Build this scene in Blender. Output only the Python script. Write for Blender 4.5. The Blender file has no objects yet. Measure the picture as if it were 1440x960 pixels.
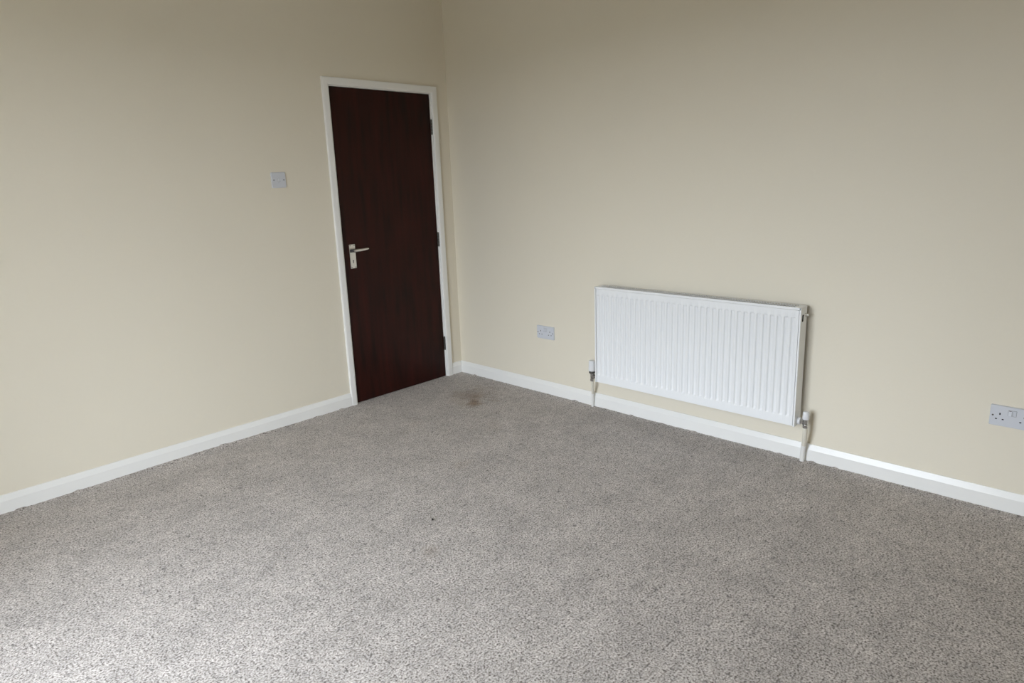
import bpy, bmesh, math, random
from mathutils import Vector, Matrix
R = random.Random(7)
PI = math.pi
scene = bpy.context.scene
COL = scene.collection

# ------------------------------------------------------------------ camera
CX, CY, CZ = -3.15158, -3.60999, 1.40162
YAW, PITCH, ROLL, FPX = 0.799382, -0.221521, -0.0373648, 920.06
cam_data = bpy.data.cameras.new('camera')
cam = bpy.data.objects.new('camera', cam_data)
COL.objects.link(cam)
f = Vector((math.sin(YAW)*math.cos(PITCH), math.cos(YAW)*math.cos(PITCH), math.sin(PITCH)))
r0 = Vector((math.cos(YAW), -math.sin(YAW), 0))
u0 = r0.cross(f)
c, s = math.cos(ROLL), math.sin(ROLL)
rt = c*r0 + s*u0
up = -s*r0 + c*u0
cam.matrix_world = Matrix(((rt.x, up.x, -f.x, CX), (rt.y, up.y, -f.y, CY), (rt.z, up.z, -f.z, CZ), (0, 0, 0, 1)))
cam_data.sensor_width = 36
cam_data.lens = FPX/1440*36
cam_data.shift_y = -20/1440
cam_data.clip_start = 0.02
scene.camera = cam

# ------------------------------------------------------------------ world: overcast sky, dull ground below the horizon
SKY = 8.1
w = bpy.data.worlds.new('overcast')
scene.world = w
w.use_nodes = True
nt = w.node_tree
nt.nodes.clear()
out = nt.nodes.new('ShaderNodeOutputWorld')
bg = nt.nodes.new('ShaderNodeBackground')
tc = nt.nodes.new('ShaderNodeTexCoord')
sep = nt.nodes.new('ShaderNodeSeparateXYZ')
ramp = nt.nodes.new('ShaderNodeValToRGB')
mp = nt.nodes.new('ShaderNodeMapRange')
mp.inputs['From Min'].default_value = -1
nt.links.new(tc.outputs['Generated'], sep.inputs[0])
nt.links.new(sep.outputs['Z'], mp.inputs['Value'])
nt.links.new(mp.outputs[0], ramp.inputs[0])
nt.links.new(ramp.outputs[0], bg.inputs['Color'])
nt.links.new(bg.outputs[0], out.inputs['Surface'])
el = ramp.color_ramp.elements
el[0].position = 0.0
el[0].color = (0.075, 0.075, 0.066, 1)
el[1].position = 1.0
el[1].color = (0.895, 0.98, 1.075, 1)
e = ramp.color_ramp.elements.new(0.495); e.color = (0.075, 0.075, 0.066, 1)
e = ramp.color_ramp.elements.new(0.505); e.color = (0.86, 0.93, 1.015, 1)
bg.inputs['Strength'].default_value = SKY

# tall window opening in the west wall (behind and left of the camera)
WX = -3.80                 # inner face of that wall
WY0, WY1, WZ0, WZ1 = -2.80, -1.28, 0.10, 2.25
pl = bpy.data.lights.new('window_portal', 'AREA')
pl.shape = 'RECTANGLE'
pl.size = WY1-WY0
pl.size_y = WZ1-WZ0
pl.cycles.is_portal = True
po = bpy.data.objects.new('window_portal', pl)
COL.objects.link(po)
po.location = (WX-0.02, (WY0+WY1)/2, (WZ0+WZ1)/2)
po.rotation_euler = Matrix(((0, 0, -1), (-1, 0, 0), (0, 1, 0))).to_euler()   # -Z points to +X

scene.view_settings.view_transform = 'Standard'
scene.view_settings.look = 'None'
scene.view_settings.gamma = 1
scene.view_settings.use_curve_mapping = False
scene.view_settings.exposure = 0.86
try:
    scene.cycles.max_bounces = 14
    scene.cycles.diffuse_bounces = 10
except Exception:
    pass

# ------------------------------------------------------------------ helpers
def lin(r, g, b):
    def q(v):
        v /= 255
        return v/12.92 if v <= .04045 else ((v+.055)/1.055)**2.4
    return (q(r), q(g), q(b), 1)

def mat(name, col, rough=.5, metal=0, spec=.5, bump=None, vary=None, coat=0):
    """col linear rgba; bump = (scale, strength, distance); vary = (scale, amount)"""
    m = bpy.data.materials.new(name)
    m.use_nodes = True
    n = m.node_tree
    b = n.nodes['Principled BSDF']
    b.inputs['Base Color'].default_value = col
    b.inputs['Roughness'].default_value = rough
    b.inputs['Metallic'].default_value = metal
    b.inputs['Specular IOR Level'].default_value = spec
    b.inputs['Coat Weight'].default_value = coat
    tcn = n.nodes.new('ShaderNodeTexCoord')
    if vary:
        nz = n.nodes.new('ShaderNodeTexNoise'); nz.inputs['Scale'].default_value = vary[0]; nz.inputs['Detail'].default_value = 4
        mr = n.nodes.new('ShaderNodeMapRange')
        mr.inputs['From Min'].default_value = .3; mr.inputs['From Max'].default_value = .7
        mr.inputs['To Min'].default_value = 1-vary[1]; mr.inputs['To Max'].default_value = 1+vary[1]
        mx = n.nodes.new('ShaderNodeVectorMath'); mx.operation = 'SCALE'
        mx.inputs[0].default_value = col[:3]
        n.links.new(tcn.outputs['Object'], nz.inputs['Vector'])
        n.links.new(nz.outputs['Fac'], mr.inputs['Value'])
        n.links.new(mr.outputs[0], mx.inputs['Scale'])
        n.links.new(mx.outputs[0], b.inputs['Base Color'])
    if bump:
        nz = n.nodes.new('ShaderNodeTexNoise'); nz.inputs['Scale'].default_value = bump[0]; nz.inputs['Detail'].default_value = 3
        bp = n.nodes.new('ShaderNodeBump'); bp.inputs['Strength'].default_value = bump[1]; bp.inputs['Distance'].default_value = bump[2]
        n.links.new(tcn.outputs['Object'], nz.inputs['Vector'])
        n.links.new(nz.outputs['Fac'], bp.inputs['Height'])
        n.links.new(bp.outputs[0], b.inputs['Normal'])
    return m

M_wall = mat('cream_emulsion', (0.752, 0.702, 0.592, 1), .55, spec=.35, bump=(60, .12, .004), vary=(1.3, .012))
M_ceil = mat('white_emulsion', (0.80, 0.79, 0.76, 1), .9, spec=.2)
M_trim = mat('white_gloss_wood', (0.84, 0.84, 0.825, 1), .3, bump=(18, .1, .003))
M_rad = mat('white_enamel', (0.835, 0.85, 0.865, 1), .28)
M_radin = mat('radiator_inner_shade', (0.10, 0.098, 0.09, 1), .7)  # inner parts coloured dark to paint in the shade behind the grille
M_chrome = mat('chrome', (0.62, 0.62, 0.62, 1), .18, 1)
M_alu = mat('polished_aluminium', (0.82, 0.81, 0.78, 1), .32, 1)
M_rose = mat('dark_reflection_chrome', (0.16, 0.16, 0.17, 1), .3, .8)  # chrome darkened so its colour carries the boss's dark reflection
M_dark = mat('dark_metal', (0.10, 0.095, 0.085, 1), .45, .7)
M_plast = mat('white_plastic', (0.60, 0.62, 0.67, 1), .35)
M_head = mat('white_valve_plastic', (0.74, 0.75, 0.77, 1), .3)
M_black = mat('black_slot', (0.006, 0.006, 0.007, 1), .9, spec=.1)
M_red = mat('red_marker', lin(70, 48, 50), .5)
M_pipe = mat('painted_pipe', (0.70, 0.67, 0.58, 1), .35)
M_pipew = mat('white_painted_pipe', (0.78, 0.78, 0.76, 1), .32)
M_crumb = mat('black_fluff', (0.012, 0.012, 0.012, 1), .9)

def door_mat():
    m = bpy.data.materials.new('mahogany_stained_wood')
    m.use_nodes = True
    n = m.node_tree; b = n.nodes['Principled BSDF']
    b.inputs['Roughness'].default_value = .36
    b.inputs['Specular IOR Level'].default_value = .19
    t = n.nodes.new('ShaderNodeTexCoord')
    mp = n.nodes.new('ShaderNodeMapping'); mp.inputs['Scale'].default_value = (7, 1, .8)
    nz = n.nodes.new('ShaderNodeTexNoise'); nz.inputs['Scale'].default_value = 3; nz.inputs['Detail'].default_value = 6
    cr = n.nodes.new('ShaderNodeValToRGB')
    cr.color_ramp.elements[0].position = .3; cr.color_ramp.elements[0].color = (.0130, .0038, .0024, 1)
    cr.color_ramp.elements[1].position = .75; cr.color_ramp.elements[1].color = (.042, .0074, .0048, 1)
    n.links.new(t.outputs['Object'], mp.inputs[0]); n.links.new(mp.outputs[0], nz.inputs['Vector'])
    n.links.new(nz.outputs['Fac'], cr.inputs[0]); n.links.new(cr.outputs[0], b.inputs['Base Color'])
    bp = n.nodes.new('ShaderNodeBump'); bp.inputs['Strength'].default_value = .06; bp.inputs['Distance'].default_value = .002
    n.links.new(nz.outputs['Fac'], bp.inputs['Height']); n.links.new(bp.outputs[0], b.inputs['Normal'])
    return m
M_door = door_mat()

def carpet_mat():
    m = bpy.data.materials.new('twist_pile_carpet')
    m.use_nodes = True
    n = m.node_tree; b = n.nodes['Principled BSDF']; L = n.links.new
    b.inputs['Roughness'].default_value = 1
    b.inputs['Specular IOR Level'].default_value = .05
    b.inputs['Sheen Weight'].default_value = .15
    t = n.nodes.new('ShaderNodeTexCoord')
    def noise(scale, det=2, rough=.5):
        q = n.nodes.new('ShaderNodeTexNoise'); q.inputs['Scale'].default_value = scale; q.inputs['Detail'].default_value = det
        q.inputs['Roughness'].default_value = rough
        L(t.outputs['Object'], q.inputs['Vector']); return q
    def mapr(src, a, b_, c_, d):
        q = n.nodes.new('ShaderNodeMapRange')
        for k, v in zip(('From Min', 'From Max', 'To Min', 'To Max'), (a, b_, c_, d)): q.inputs[k].default_value = v
        L(src, q.inputs['Value']); return q.outputs[0]
    def math_(op, a, b_):
        q = n.nodes.new('ShaderNodeMath'); q.operation = op
        for i, v in enumerate((a, b_)):
            if isinstance(v, (int, float)): q.inputs[i].default_value = v
            else: L(v, q.inputs[i])
        return q.outputs[0]
    fine = noise(150, 3, .72)           # yarn tufts
    mid = noise(30, 2)                  # clumps
    big = noise(5.5, 4, .65)             # brushing of the pile
    cr = n.nodes.new('ShaderNodeValToRGB')
    els = cr.color_ramp.elements
    els[0].position = .36; els[0].color = lin(86, 77, 71)
    els[1].position = .64; els[1].color = lin(223, 217, 213)
    e1 = els.new(.43); e1.color = lin(156, 148, 143)
    e2 = els.new(.52); e2.color = lin(193, 186, 181)
    L(fine.outputs['Fac'], cr.inputs[0])
    k = math_('MULTIPLY', mapr(mid.outputs['Fac'], .3, .7, .86, 1.10), mapr(big.outputs['Fac'], .32, .68, .84, 1.08))
    fleck = noise(58, 2, .6)            # sparse darker yarns
    k = math_('MULTIPLY', k, mapr(fleck.outputs['Fac'], .60, .68, 1.0, .50))
    sc = n.nodes.new('ShaderNodeVectorMath'); sc.operation = 'SCALE'
    L(cr.outputs[0], sc.inputs[0]); L(k, sc.inputs['Scale'])
    # stains: brown soft-edged patches where something was spilt near the corner
    wob = noise(9, 3)
    def blot(x, y, ra, rb, ang, soft):
        mpp = n.nodes.new('ShaderNodeMapping'); mpp.vector_type = 'TEXTURE'
        mpp.inputs['Location'].default_value = (x, y, 0); mpp.inputs['Rotation'].default_value = (0, 0, ang)
        mpp.inputs['Scale'].default_value = (ra, rb, 1)
        L(t.outputs['Object'], mpp.inputs[0])
        ln = n.nodes.new('ShaderNodeVectorMath'); ln.operation = 'LENGTH'
        L(mpp.outputs[0], ln.inputs[0])
        d = math_('ADD', ln.outputs['Value'], mapr(wob.outputs['Fac'], .3, .7, -.35, .35))
        return mapr(d, soft, 1.0, 1, 0)
    BL = [(-.34, -.49, .24, .18, .87, .15, .62), (-.43, -.605, .14, .055, .87, .1, .95), (-.435, -.485, .05, .03, -1.1, .1, .45),
          (-.335, -.655, .06, .03, -1.1, .1, .40), (-.63, -.98, .14, .06, .87, .1, .22), (-1.12, -1.25, .10, .05, .3, .2, .22),
          (-.95, -.62, .14, .06, .5, .1, .18), (-1.75, -1.75, .07, .05, .3, .1, .35)]
    cur = sc.outputs[0]
    for (x, y, ra, rb, an, so, am) in BL:
        fac = math_('MULTIPLY', blot(x, y, ra, rb, an, so), am)
        mx = n.nodes.new('ShaderNodeMix'); mx.data_type = 'RGBA'; mx.blend_type = 'MULTIPLY'
        L(fac, mx.inputs[0]); L(cur, mx.inputs[6]); mx.inputs[7].default_value = (.58, .48, .37, 1)
        cur = mx.outputs[2]
    L(cur, b.inputs['Base Color'])
    h = math_('ADD', fine.outputs['Fac'], math_('MULTIPLY', mid.outputs['Fac'], .8))
    bp = n.nodes.new('ShaderNodeBump'); bp.inputs['Strength'].default_value = .55; bp.inputs['Distance'].default_value = .004
    L(h, bp.inputs['Height']); L(bp.outputs[0], b.inputs['Normal'])
    return m
M_carpet = carpet_mat()

def obj(name, bm, m, parent=None, smooth=False, bevel=0, seg=2, auto=None, upward=False):
    bmesh.ops.remove_doubles(bm, verts=bm.verts, dist=1e-6)
    if upward:                      # an open sheet: every face looks up
        bm.normal_update()
        bmesh.ops.reverse_faces(bm, faces=[q for q in bm.faces if q.normal.z < 0])
    else:
        bmesh.ops.recalc_face_normals(bm, faces=bm.faces)
    me = bpy.data.meshes.new(name)
    bm.to_mesh(me); bm.free()
    o = bpy.data.objects.new(name, me)
    COL.objects.link(o)
    for k in (m if isinstance(m, (list, tuple)) else [m]): me.materials.append(k)
    if smooth:
        for p in me.polygons: p.use_smooth = True
    if auto is not None:
        for p in me.polygons: p.use_smooth = True
        me.set_sharp_from_angle(angle=math.radians(auto))
    if parent is not None: o.parent = parent
    if bevel:
        b = o.modifiers.new('bevel', 'BEVEL'); b.width = bevel; b.segments = seg; b.limit_method = 'ANGLE'
        b.harden_normals = False
    return o

def box(bm, a, b, mi=0):
    x0, y0, z0 = (min(a[i], b[i]) for i in range(3)); x1, y1, z1 = (max(a[i], b[i]) for i in range(3))
    v = [bm.verts.new(p) for p in ((x0,y0,z0),(x1,y0,z0),(x1,y1,z0),(x0,y1,z0),(x0,y0,z1),(x1,y0,z1),(x1,y1,z1),(x0,y1,z1))]
    for q in ((0,3,2,1),(4,5,6,7),(0,1,5,4),(1,2,6,5),(2,3,7,6),(3,0,4,7)):
        fc = bm.faces.new([v[i] for i in q]); fc.material_index = mi
    return v

def lathe(bm, prof, origin, axis='z', n=32, mi=0, flutes=0, fl_depth=0):
    """prof: (radius, height along the axis); closed at both ends"""
    rings = []
    for (r, h) in prof:
        ring = []
        for i in range(n):
            a = 2*PI*i/n
            rr = r*(1-fl_depth*(0.5+0.5*math.cos(flutes*a))) if flutes else r
            p, q = rr*math.cos(a), rr*math.sin(a)
            d = {'z': (p, q, h), 'y': (p, h, q), 'x': (h, p, q)}[axis]
            ring.append(bm.verts.new((origin[0]+d[0], origin[1]+d[1], origin[2]+d[2])))
        rings.append(ring)
    for a, b in zip(rings, rings[1:]):
        for i in range(n):
            fc = bm.faces.new((a[i], a[(i+1) % n], b[(i+1) % n], b[i])); fc.material_index = mi
    for ring in (rings[0], rings[-1]):
        fc = bm.faces.new(ring); fc.material_index = mi

def prism(bm, pts2, mapper, d0, d1, mi=0):
    """extrude a 2-D polygon between d0 and d1; mapper(p, q, d) -> xyz"""
    a = [bm.verts.new(mapper(p, q, d0)) for p, q in pts2]
    b = [bm.verts.new(mapper(p, q, d1)) for p, q in pts2]
    n = len(pts2)
    for i in range(n):
        fc = bm.faces.new((a[i], a[(i+1) % n], b[(i+1) % n], b[i])); fc.material_index = mi
    for k in (a, b):
        fc = bm.faces.new(k); fc.material_index = mi

def tube(bm, pts, r, n=16, mi=0):
    pts = [Vector(p) for p in pts]
    rings = []
    for i, p in enumerate(pts):
        d = (pts[min(i+1, len(pts)-1)]-pts[max(i-1, 0)]).normalized()
        ref = Vector((1, 0, 0)) if abs(d.x) < .9 else Vector((0, 1, 0))
        a = d.cross(ref).normalized(); b = d.cross(a)
        rr = r[i] if isinstance(r, (list, tuple)) else r
        rings.append([bm.verts.new(p+rr*(math.cos(t)*a+math.sin(t)*b)) for t in (2*PI*k/n for k in range(n))])
    for A, B in zip(rings, rings[1:]):
        for i in range(n):
            bm.faces.new((A[i], A[(i+1) % n], B[(i+1) % n], B[i])).material_index = mi
    for k in (rings[0], rings[-1]): bm.faces.new(k).material_index = mi

def rrect(w, h, r, n=5):
    P = []
    for cx_, cy_, a0 in ((w/2-r, h/2-r, 0), (-w/2+r, h/2-r, PI/2), (-w/2+r, -h/2+r, PI), (w/2-r, -h/2+r, 1.5*PI)):
        for i in range(n+1):
            a = a0+PI/2*i/n
            P.append((cx_+r*math.cos(a), cy_+r*math.sin(a)))
    return P

def structure(o, label, cat):
    o['kind'] = 'structure'; o['label'] = label; o['category'] = cat
    return o
def empty(name, loc, label, cat, group=None):
    o = bpy.data.objects.new(name, None); COL.objects.link(o)
    o.location = loc; o['label'] = label; o['category'] = cat
    o.empty_display_size = .05
    if group: o['group'] = group
    return o

# ------------------------------------------------------------------ room shell
H = 2.65
YB = -5.40            # inner face of the wall behind the camera
T = .16
# door geometry
LX0, LX1, LZ = -.923, -.161, 1.983      # leaf
JX0, JX1, JZ = -.9255, -.1585, 1.9855   # inside of the lining
OX0, OX1, OZ = -.955, -.129, 2.015      # rough opening in the plaster
bm = bmesh.new()
box(bm, (WX-.3, 0, -.02), (OX0, T, H))
box(bm, (OX1, 0, -.02), (.16, T, H))
box(bm, (OX0, 0, OZ), (OX1, T, H))
box(bm, (OX0, .085, -.02), (OX1, T, OZ))  # unseen back added to the opening to stop light leaking round the leaf
structure(obj('wall_left', bm, M_wall), 'plain cream painted wall with the dark door in it', 'wall')
bm = bmesh.new()
box(bm, (0, YB-.16, -.02), (T, 0, H))
structure(obj('wall_right', bm, M_wall), 'plain cream painted wall behind the white radiator', 'wall')
bm = bmesh.new()
box(bm, (WX-.3, YB-.16, -.02), (0, YB, H))
structure(obj('wall_back', bm, M_wall), 'cream painted wall behind the camera', 'wall')
bm = bmesh.new()
box(bm, (WX-.3, YB, -.02), (WX, WY0, H))
box(bm, (WX-.3, WY1, -.02), (WX, 0, H))
box(bm, (WX-.3, WY0, -.02), (WX, WY1, WZ0))
box(bm, (WX-.3, WY0, WZ1), (WX, WY1, H))
structure(obj('wall_window', bm, M_wall), 'cream painted wall with the window, out of the picture to the left', 'wall')
bm = bmesh.new()
box(bm, (WX-.3, YB-.16, H), (T, T, H+.1))
structure(obj('ceiling', bm, M_ceil), 'plain white ceiling above the picture', 'ceiling')

# window frame and sill
win = structure(bpy.data.objects.new('window_1', None), 'white framed window that lets in the daylight, out of the picture', 'window')
COL.objects.link(win); win.location = (WX-.1, (WY0+WY1)/2, WZ0)
def at(o, bm):      # shift mesh made in world coordinates to the parent's space
    bmesh.ops.translate(bm, verts=bm.verts, vec=-Vector(o.location)); return bm
bm = bmesh.new()
xf = (WX-.13, WX-.07)
for (a, b, c_, d) in ((WY0, WY0+.06, WZ0, WZ1), (WY1-.06, WY1, WZ0, WZ1), (WY0+.06, WY1-.06, WZ0, WZ0+.06), (WY0+.06, WY1-.06, WZ1-.06, WZ1),
                      ((WY0+WY1)/2-.03, (WY0+WY1)/2+.03, WZ0+.06, WZ1-.06)):
    box(bm, (xf[0], a, c_), (xf[1], b, d))
obj('window_frame', at(win, bm), M_trim, win)
bm = bmesh.new(); box(bm, (WX-.07, WY0, WZ0), (WX+.12, WY1, WZ0+.022))
obj('window_sill', at(win, bm), M_trim, win)

# carpeted floor with the pile humped against the skirting
def hash_noise(seed):
    rr = random.Random(seed); tab = [rr.random() for _ in range(512)]
    def fn(t):
        i = math.floor(t); q = t-i; q = q*q*(3-2*q)
        return tab[i % 512]*(1-q)+tab[(i+1) % 512]*q
    return fn
n1, n2, n3, n4 = (hash_noise(k) for k in (3, 5, 8, 13))
def hump(x, y):
    h = 0
    dy = max(0, -y-.015); dx = max(0, -x-.015)
    bulge = .008*math.exp(-((x+1.95)/.5)**2) if y > -.3 else 0
    edge = .0035*n1(x*23)*(n2(x*61)) + .006*max(0, n2(x*17)-.80)/.2
    h += (edge+bulge)*math.exp(-(dy/.022)**2) * (0 if -.97 < x < -.105 else 1)
    edge2 = .0035*n3(y*23)*(n4(y*61)) + .007*max(0, n4(y*19)-.82)/.18
    h += edge2*math.exp(-(dx/.022)**2)
    return h
def axis_pts(lo, hi):
    P = [0.0]
    while -P[-1] < .1: P.append(P[-1]-.006)
    v = P[-1]
    while v > lo+.12: v -= .1; P.append(v)
    P.append(lo)
    return P
bm = bmesh.new()
def strip_grid(xs, ys, zf):
    V = [[bm.verts.new((x, y, zf(x, y))) for y in ys] for x in xs]
    for i in range(len(xs)-1):
        for j in range(len(ys)-1):
            bm.faces.new((V[i][j], V[i+1][j], V[i+1][j+1], V[i][j+1]))
def lin_pts(a, b, n): return [a+(b-a)*i/n for i in range(n+1)]
near = [-.006*i for i in range(15)]          # 0 .. -.084
E0 = near[-1]
strip_grid(lin_pts(WX, E0, 550), near, hump)             # along the left wall
strip_grid(near, lin_pts(YB, E0, 650), hump)             # along the right wall
strip_grid(near, near, hump)                             # the corner
strip_grid([WX, E0], [YB, E0], lambda x, y: 0)
strip_grid([WX-.02, WX], [YB, 0], lambda x, y: 0)
strip_grid([OX0, OX1], [0, .09], lambda x, y: 0)
structure(obj('floor', bm, M_carpet, upward=True), 'grey beige twist pile carpet with a brown stain near the corner', 'carpet')

# skirting boards
SH, SD = .086, .015
prof = [(0, .0005), (SD, .0005), (SD, SH-.027), (SD-.0015, SH-.023), (.0075, SH-.004), (.006, SH), (0, SH)]
bm = bmesh.new()
prism(bm, prof, lambda p, q, d: (d, -p, q), WX+.001, -.9745)
prism(bm, prof, lambda p, q, d: (d, -p, q), -.1045, -.0155)
structure(obj('baseboard_left', bm, M_trim), 'white gloss skirting board along the wall with the door', 'skirting board')
bm = bmesh.new()
prism(bm, prof, lambda p, q, d: (-p, d, q), YB+.001, -.0005)
structure(obj('baseboard_right', bm, M_trim), 'white gloss skirting board running under the radiator', 'skirting board')

# ------------------------------------------------------------------ door
door = structure(bpy.data.objects.new('door_1', None), 'dark mahogany flush door in a white frame beside the room corner', 'door')
COL.objects.link(door); door.location = ((LX0+LX1)/2, 0, 0)
bm = bmesh.new(); box(bm, (LX0, .001, .004), (LX1, .036, LZ))
obj('door_leaf', at(door, bm), M_door, door, bevel=.0015)
bm = bmesh.new()                                       # lining with its stop
box(bm, (OX0, 0, 0), (JX0, .085, OZ)); box(bm, (JX1, 0, 0), (OX1, .085, OZ)); box(bm, (JX0, 0, JZ), (JX1, .085, OZ))
box(bm, (JX0, .038, 0), (JX0+.012, .06, JZ)); box(bm, (JX1-.012, .038, 0), (JX1, .06, JZ)); box(bm, (JX0+.012, .038, JZ-.012), (JX1-.012, .06, JZ))
obj('door_frame', at(door, bm), M_trim, door)
AI0, AI1, AIZ = -.934, -.1505, 1.9905
AO0, AO1, AOZ = -.975, -.1045, 2.035
th = .018
bm = bmesh.new()                                       # mitred architrave, rounded face
def arch(path_in, path_out):
    """one length: corners (inner a, inner b, outer b, outer a) in x, z"""
    (ia, ib), (oa, ob) = path_in, path_out
    secs = []
    for t_, y in ((0, 0), (0, -.012), (.08, -.0158), (.22, -th), (.85, -th), (.97, -.0165), (1, -.0135), (1, 0)):
        A = (ia[0]+(oa[0]-ia[0])*t_, y, ia[1]+(oa[1]-ia[1])*t_)
        B = (ib[0]+(ob[0]-ib[0])*t_, y, ib[1]+(ob[1]-ib[1])*t_)
        secs.append((bm.verts.new(A), bm.verts.new(B)))
    for i in range(len(secs)):
        (a, b), (c_, d) = secs[i], secs[(i+1) % len(secs)]
        bm.faces.new((a, b, d, c_))
    bm.faces.new([q[0] for q in secs]); bm.faces.new([q[1] for q in secs])
arch(((AI0, .0), (AI0, AIZ)), ((AO0, .0), (AO0, AOZ)))
arch(((AI0, AIZ), (AI1, AIZ)), ((AO0, AOZ), (AO1, AOZ)))
arch(((AI1, AIZ), (AI1, .0)), ((AO1, AOZ), (AO1, .0)))
ar = obj('architrave', at(door, bm), M_trim, door)
for zc in (.252, 1.010, 1.772):                        # three butt hinges, knuckle showing in the gap
    bm = bmesh.new()
    hx = -.1585
    for i in range(5):
        z0 = zc-.050+i*.0202
        lathe(bm, [(.0030, 0), (.0052, .0008), (.0052, .0186), (.0030, .0194)], (hx, -.0052, z0), n=14)
    box(bm, (hx-.002, -.004, zc-.05), (hx+.0035, .0005, zc+.05))
    obj('hinge', at(door, bm), M_dark, door, auto=35)
# handle: back plate, lever, keyhole
PX, PZ = -.865, .9645
bm = bmesh.new()
prism(bm, rrect(.043, .152, .003), lambda p, q, d: (PX+p, d, PZ+q), .0005, -.0055)
hd = obj('door_handle', at(door, bm), M_alu, door, bevel=.0018)
hd['label'] = 'silver lever handle on a rectangular keyhole plate'
def sub(name, bm, m, par, **k): return obj(name, at(door, bm), m, par, **k)
bm = bmesh.new()
LZc = 1.000
prism(bm, rrect(.040, .019, .004), lambda p, q, d: (PX+p, d, LZc+q), -.0052, -.0120)  # full-width band, its dark reflection put into the colour
lathe(bm, [(.0095, -.0115), (.0085, -.018), (.0085, -.034), (.0075, -.040)], (PX, 0, LZc), axis='y', n=28)
obj('rose', at(door, bm), M_rose, hd, bevel=.001)
bm = bmesh.new()
# the grip: flat section that sweeps to the right and tapers
pts = [(-.008, -.037, .002, .0060, .0050), (-.002, -.038, .002, .0088, .0070), (.012, -.0395, .003, .0095, .0068), (.035, -.0405, .003, .0090, .0058), (.065, -.040, .0045, .0075, .0048), (.092, -.038, .006, .0060, .0042), (.101, -.037, .0065, .0035, .003)]
rings = []
for (dx, y, dz, hh, dd) in pts:
    rings.append([bm.verts.new((PX+dx, y+dd*math.sin(a), LZc+dz+hh*math.cos(a))) for a in (2*PI*k/16 for k in range(16))])
for A, B in zip(rings, rings[1:]):
    for i in range(16): bm.faces.new((A[i], A[(i+1) % 16], B[(i+1) % 16], B[i]))
bm.faces.new(rings[0]); bm.faces.new(rings[-1])
sub('lever', bm, M_alu, hd, auto=50)
bm = bmesh.new()
kz = .931
lathe(bm, [(.0042, -.0053), (.0042, -.0061)], (PX, 0, kz+.006), axis='y', n=16)
prism(bm, [(-.0016, .004), (.0016, .004), (.0026, -.009), (-.0026, -.009)], lambda p, q, d: (PX+p, d, kz+q), -.0053, -.0061)
sub('keyhole', bm, M_black, hd)
for sx in (-1, 1):
    for sz in (-1, 1):
        bm = bmesh.new()
        lathe(bm, [(.0032, -.0052), (.0032, -.0064), (.0018, -.0070)], (PX+sx*.0145, 0, PZ+sz*.069), axis='y', n=12)
        sub('screw', bm, M_dark, hd)

# ------------------------------------------------------------------ light switch and sockets
def wall_frame(o, side):
    """children meshes built in (right, out, up); 'left' wall faces -y, 'right' wall faces -x"""
    if side == 'right': o.rotation_euler = (0, 0, -PI/2)
def loc_map(p, q, d): return (p, -d, q)       # x along the wall (to the viewer's right), -y out of the wall
def plate_part(w_, h_, d, name, o):
    bm = bmesh.new()
    prof_ = [(1, 0), (1, d*.55), (.988, d*.85), (.965, d)]
    rings = []
    for k, dd in prof_:
        kk = 1-(1-k)*1.0
        pts_ = rrect(w_-(1-kk)*.1, h_-(1-kk)*.1, .005)
        rings.append([bm.verts.new(loc_map(p, q, dd)) for p, q in pts_])
    n_ = len(rings[0])
    for A, B in zip(rings, rings[1:]):
        for i in range(n_): bm.faces.new((A[i], A[(i+1) % n_], B[(i+1) % n_], B[i]))
    bm.faces.new(rings[0]); bm.faces.new(rings[-1])
    return obj(name, bm, M_plast, o)
def rocker(o, x, z, w_, h_, d, tilt, mark=False, name='rocker_switch'):
    bm = bmesh.new()
    t_, b_ = d+tilt, d-tilt
    prism(bm, [(-h_/2, 0), (-h_/2, b_+.0016), (-h_*.05, d+.0012), (h_/2, t_+.0016), (h_/2, 0)],
          lambda p, q, dd: (x+dd, -q, z+p), -w_/2, w_/2)
    rk = obj(name, bm, M_plast, o, bevel=.0006)
    bm = bmesh.new()           # shadow gap round the rocker
    for (a, b, c_, e_) in ((-w_/2-.0007, -w_/2, -h_/2-.0007, h_/2+.0007), (w_/2, w_/2+.0007, -h_/2-.0007, h_/2+.0007), (-w_/2, w_/2, h_/2, h_/2+.0007), (-w_/2, w_/2, -h_/2-.0007, -h_/2)):
        box(bm, (x+a, -d-.0001, z+c_), (x+b, -d+.001, z+e_))
    obj('rocker_gap', bm, M_gap, rk)
    if mark:
        bm = bmesh.new(); box(bm, (x-w_*.36, -(t_+.0013), z+h_*.33), (x+w_*.36, -(t_+.0022), z+h_*.44))
        obj('marker', bm, M_red, rk)
    return rk
M_gap = mat('shadow_gap', (0.12, 0.12, 0.13, 1), .8)

sw = empty('light_switch', (-1.3075, 0, 1.4485), 'white square single light switch on the wall left of the door', 'light switch')
plate_part(.086, .086, .009, 'switch_plate', sw)
rocker(sw, 0, 0, .0115, .022, .009, .0010)
for sx in (-1, 1):
    bm = bmesh.new()
    lathe(bm, [(.0034, -.0085), (.0034, -.0093)], (sx*.0302, 0, 0), axis='y', n=14)
    obj('screw', bm, M_dark, sw)

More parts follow.
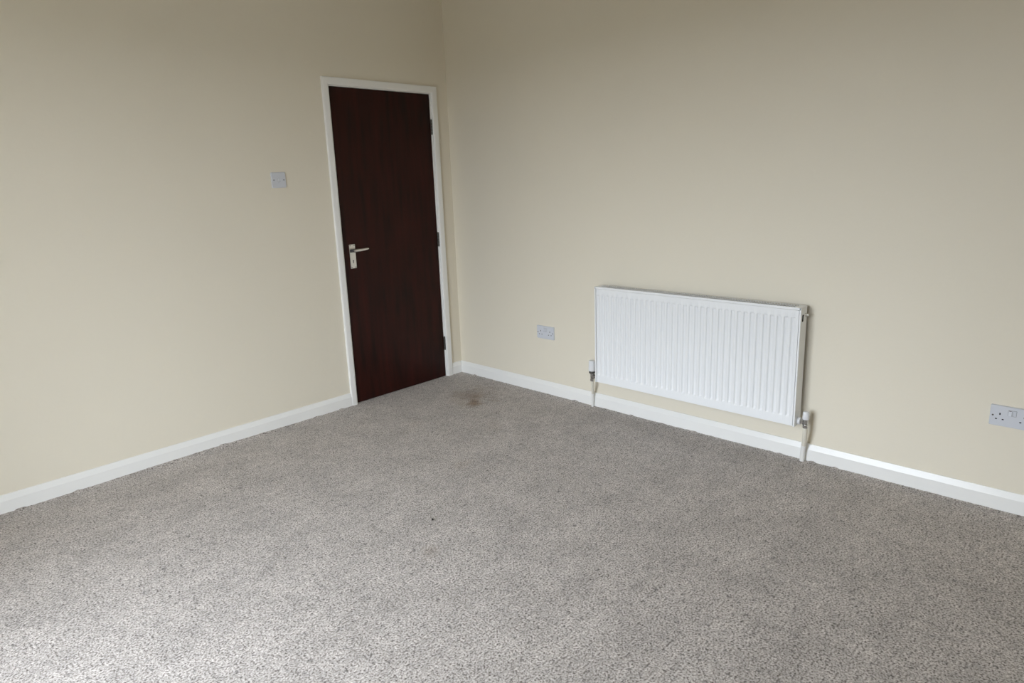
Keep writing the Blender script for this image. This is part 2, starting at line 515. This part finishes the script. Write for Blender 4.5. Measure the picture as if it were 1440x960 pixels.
def socket(loc, label, flip, mark):
    o = empty('wall_socket', loc, label, 'socket', 'double wall sockets')
    o.rotation_euler = (0, 0, -PI/2)
    D = .009
    plate_part(.146, .086, D, 'socket_plate', o)
    for sx in (-1, 1):
        cx_ = sx*.0395
        bm = bmesh.new()
        box(bm, (cx_-.0022, -D-.0003, .0085-.0042), (cx_+.0022, -D+.001, .0085+.0042))
        obj('earth_slot', bm, M_black, o)
        for k in (-1, 1):
            bm = bmesh.new()
            box(bm, (cx_+k*.0111-.0034, -D-.0003, -.0135-.0021), (cx_+k*.0111+.0034, -D+.001, -.0135+.0021))
            obj('pin_slot', bm, M_black, o)
        bm = bmesh.new()
        lathe(bm, [(.0034, -D+.0005), (.0034, -D-.0004)], (sx*.0625, 0, 0), axis='y', n=14)
        obj('screw', bm, M_dark, o)
    rocker(o, -.0075, .0175, .0115, .023, D, flip[0]*.0016, mark[0])
    rocker(o, .0075, .0175, .0115, .023, D, flip[1]*.0016, mark[1])
    return o
socket((0, -.8555, .417), 'white double socket on the wall left of the radiator', (1, 1), (False, False))
socket((0, -3.3200, .401), 'white double socket at the right edge of the picture, away from the radiator', (-1, 1), (True, False))

# ------------------------------------------------------------------ radiator
YA, YB_ = -1.328, -2.511          # left and right ends as seen
XF, XR = -.103, -.029             # front and back faces
Z0, Z1 = .194, .776
rad = empty('radiator', (0, (YA+YB_)/2, Z0), 'white ribbed panel radiator with a top grille fixed low on the right wall', 'radiator')
LIP = .0095
# front panel: pressed sheet with recessed vertical channels
NR = 35
pitch = (2.4745-1.3525)/(NR-1)
centres = [-1.3535-i*pitch for i in range(NR)]
cw, sl, dep = .0215, .0040, .0055
yb = [YA-LIP-.0012]
for cc in centres:
    for k in range(4): yb.append(cc+cw/2-sl*k/3)
    for k in range(4): yb.append(cc-cw/2+sl*(1-k/3))
yb.append(YB_+LIP+.0012)
yb = sorted(set(round(v, 6) for v in yb), reverse=True)
def smooth(t): t = max(0, min(1, t)); return t*t*(3-2*t)
def hy(y):
    best = 0
    for cc in centres:
        d = abs(y-cc)
        if d < cw/2: best = max(best, smooth((cw/2-d)/sl))
    return best
ZT, ZB = .7285, .2375
zb = [Z0+.002] + [ZB+.012*k/4 for k in range(5)] + [ZT-.005+.005*k/4 for k in range(5)] + [Z1-.0135]
def gz(z):
    if z <= ZB or z >= ZT: return 0
    return min(smooth((z-ZB)/.012), smooth((ZT-z)/.005))
hyv = [hy(y) for y in yb]
bm = bmesh.new()
XP = XF+.0028
V = [[bm.verts.new((XP+dep*h_*gz(z), y, z)) for z in zb] for y, h_ in zip(yb, hyv)]
for i in range(len(yb)-1):
    for j in range(len(zb)-1): bm.faces.new((V[i][j], V[i+1][j], V[i+1][j+1], V[i][j+1]))
# turn the sheet's edges back so it has depth
edge_loop = [V[i][0] for i in range(len(yb))] + [V[-1][j] for j in range(1, len(zb))] + [V[i][-1] for i in range(len(yb)-2, -1, -1)] + [V[0][j] for j in range(len(zb)-2, 0, -1)]
back_loop = [bm.verts.new((XF+.014, v.co.y, v.co.z)) for v in edge_loop]
for i in range(len(edge_loop)):
    j = (i+1) % len(edge_loop)
    bm.faces.new((edge_loop[i], edge_loop[j], back_loop[j], back_loop[i]))
bm.faces.new(back_loop)
obj('front_panel', at(rad, bm), M_rad, rad, auto=60)
# end panels: C-shaped covers with a front lip
for nm, ya, yi in (('left', YA, -1), ('right', YB_, 1)):
    bm = bmesh.new()
    s_ = yi
    prism(bm, [(XF, ya), (XF, ya+s_*(LIP-.0012)), (XF+.006, ya+s_*(LIP-.0012)), (XF+.006, ya+s_*.0025), (XR, ya+s_*.0025), (XR, ya+s_*0)],
          lambda p, q, d: (p, q, d), Z0, Z1)
    e_ = obj('side_panel', at(rad, bm), M_rad, rad, bevel=.0012)
    if nm == 'right':
        bm = bmesh.new()     # recess of the top tapping, beside the bleed valve
        prism(bm, rrect(.015, .034, .006), lambda p, q, d: (XF+.024+p, d, Z1-.052+q), ya-.0006, ya+.001)
        obj('vent_hole', at(rad, bm), M_black, e_)
# back panel
bm = bmesh.new()
box(bm, (XR-.012, YA-.012, Z0+.005), (XR-.002, YB_+.012, Z1-.006))
obj('back_panel', at(rad, bm), M_radin, rad)
# convector fins seen through the grille
bm = bmesh.new()
nf = 46
pts_ = []
for i in range(nf):
    y = YA-.03-(YA-YB_-.06)*i/(nf-1)
    pts_.append((XF+.022 if i % 2 else XR-.016, y))
up_ = [bm.verts.new((x, y, Z1-.05)) for x, y in pts_]
dn_ = [bm.verts.new((x, y, Z0+.05)) for x, y in pts_]
up2 = [bm.verts.new((x+.0008, y, Z1-.05)) for x, y in pts_]
dn2 = [bm.verts.new((x+.0008, y, Z0+.05)) for x, y in pts_]
for i in range(nf-1):
    bm.faces.new((up_[i], up_[i+1], dn_[i+1], dn_[i])); bm.faces.new((up2[i+1], up2[i], dn2[i], dn2[i+1]))
    bm.faces.new((up_[i+1], up_[i], up2[i], up2[i+1]))
obj('convector_fins', at(rad, bm), M_radin, rad)
# top grille with two staggered rows of slots, its front lip folded down over the panel
bm = bmesh.new()
gy0, gy1 = YA-.003, YB_+.003
zt, zl = Z1, Z1-.0015
xs = (XF, XF+.006, XF+.036, XF+.039, XR-.006, XR)
for a, b in ((xs[0], xs[1]), (xs[2], xs[3]), (xs[4], xs[5])):
    box(bm, (a, gy0, zl), (b, gy1, zt))
box(bm, (XF, gy0, Z1-.0115), (XF+.0015, gy1, zl))
NS = 84
gp = (gy0-gy1-.06)/NS
for row, (a, b) in enumerate(((xs[1], xs[2]), (xs[3], xs[4]))):
    box(bm, (a, gy0, zl), (b, gy0-.03, zt)); box(bm, (a, gy1, zl), (b, gy1+.03, zt))
    for i in range(NS):
        y = gy0-.03-gp*(i+.5)
        sh = .0045 if row else -.0045
        # slanting bars
        P_ = [(a, y-sh-.0015), (b, y+sh-.0015), (b, y+sh+.0015), (a, y-sh+.0015)]
        prism(bm, P_, lambda p, q, d: (p, q, d), zl, zt)
obj('top_grille', at(rad, bm), M_rad, rad)
# bleed valve on the right end
bm = bmesh.new()
lathe(bm, [(.0075, 0), (.0075, -.006), (.0055, -.008), (.0055, -.014), (.003, -.016)], (XR-.020, YB_, Z1-.040), axis='y', n=18)
bv = obj('bleed_valve', at(rad, bm), M_alu, rad, auto=35)
# brackets to the wall
for yy in (YA-.18, YB_+.18):
    bm = bmesh.new(); box(bm, (XR-.002, yy-.02, Z0+.02), (-.0005, yy+.02, Z1-.02))
    obj('bracket', at(rad, bm), M_rad, rad)

# valves: thermostatic head on the left, lockshield cap on the right; pipes go down into the carpet
XV = -.064
ZV = .212
def hexnut(bm, y0, y1, r, z):
    pts_ = [(r*math.cos(PI/3*k+PI/6), r*math.sin(PI/3*k+PI/6)) for k in range(6)]
    prism(bm, pts_, lambda p, q, d: (XV+p, d, z+q), y0, y1)
tv = empty('thermostatic_valve', (XV, -1.281, 0), 'white capped thermostatic valve at the left foot of the radiator', 'radiator valve')
bm = bmesh.new()
yv = -1.277
lathe(bm, [(.0105, .180), (.0125, .182), (.0125, .196), (.0105, .198), (.0115, .200), (.0115, .226), (.0135, .228), (.0135, .233)], (XV, yv, 0), n=24)
hexnut(bm, yv-.009, yv-.020, .0135, ZV); lathe(bm, [(.009, -.047), (.009, -.006)], (XV, yv, ZV), axis='y', n=20)
hexnut(bm, yv-.028, yv-.042, .0150, ZV)
obj('valve_body', at(tv, bm), M_chrome, tv, auto=30)
bm = bmesh.new()
lathe(bm, [(.0185, .232), (.0195, .234), (.0195, .243), (.0185, .245)], (XV, yv, 0), n=32)
obj('collar', at(tv, bm), M_dark, tv, auto=30)
bm = bmesh.new()
lathe(bm, [(.0190, .2455), (.0218, .248), (.0222, .262), (.0205, .300), (.0195, .309), (.0165, .3125)], (XV, yv, 0), n=96, flutes=16, fl_depth=.06)
obj('thermostat_head', at(tv, bm), M_head, tv, auto=30)

lv = empty('lockshield_valve', (XV, -2.549, 0), 'white capped chrome valve at the right foot of the radiator', 'radiator valve')
bm = bmesh.new()
yv = -2.549
zv = .216
lathe(bm, [(.0115, .186), (.0135, .188), (.0135, .202), (.011, .204), (.0125, .206), (.0125, .232)], (XV, yv, 0), n=24)
lathe(bm, [(.0095, 0), (.0095, .042)], (XV, yv, zv), axis='y', n=20)
pts6 = [(math.cos(PI/3*k+PI/6), math.sin(PI/3*k+PI/6)) for k in range(6)]
prism(bm, [(p*.0150, q*.0150) for p, q in pts6], lambda p, q, d: (XV+p, d, zv+q), yv+.010, yv+.021)
obj('valve_body', at(lv, bm), M_chrome, lv, auto=30)
bm = bmesh.new()
lathe(bm, [(.0160, .0225), (.0175, .024), (.0175, .0355), (.0165, .0375)], (XV, yv, zv), axis='y', n=24)
tn = obj('tail_nut', at(lv, bm), M_head, lv, auto=30)
bm = bmesh.new()
lathe(bm, [(.0150, .231), (.0155, .233), (.0145, .262), (.0125, .268), (.009, .270)], (XV, yv, 0), n=64, flutes=16, fl_depth=.05)
obj('cap', at(lv, bm), M_head, lv, auto=30)

def pipe(pts_, k, r, label):
    """pts_ from the valve down to the carpet; the paint changes at index k where the pipe passes the skirting"""
    o = empty('radiator_pipe', (pts_[-1][0], pts_[-1][1], 0), label, 'pipe', 'pipes feeding the radiator')
    bm = bmesh.new(); tube(bm, pts_[:k+1], r, 20)
    obj('upper_pipe', at(o, bm), M_pipe, o, auto=40)
    bm = bmesh.new(); tube(bm, pts_[k:], r*1.04, 20)
    obj('lower_pipe', at(o, bm), M_pipew, o, auto=40)
    return o
pipe([(XV, -1.277, .1805), (XV, -1.277, .165), (-.060, -1.275, .150), (-.042, -1.264, .108), (-.032, -1.256, .088), (-.028, -1.252, .065), (-.026, -1.250, .0005)], 4, .0086,
     'thin cream painted pipe under the thermostatic valve')
pipe([(XV, -2.549, .1865), (XV, -2.549, .170), (-.061, -2.548, .150), (-.048, -2.543, .108), (-.040, -2.539, .088), (-.034, -2.535, .060), (-.030, -2.532, .0005)], 4, .0112,
     'thicker pale painted pipe under the chrome valve at right')

# ------------------------------------------------------------------ crumbs on the carpet
def crumb(x, y, sx, sy, sz, a, label):
    bm = bmesh.new()
    bmesh.ops.create_icosphere(bm, subdivisions=2, radius=1)
    for v in bm.verts:
        k = 1+.3*(R.random()-.5)
        v.co = Vector((v.co.x*sx*k, v.co.y*sy*k, v.co.z*sz*k+sz*.8))
    o = obj('crumb', bm, M_crumb, smooth=True)
    o.location = (x, y, .0); o.rotation_euler = (0, 0, a)
    o['label'] = label; o['category'] = 'crumb'; o['group'] = 'dark specks on the carpet'
crumb(-1.585, -1.572, .0075, .004, .004, .9, 'black speck of fluff lying in the middle of the carpet')
crumb(-.491, -.861, .0045, .0035, .003, .2, 'small dark speck on the carpet in front of the brown stain')
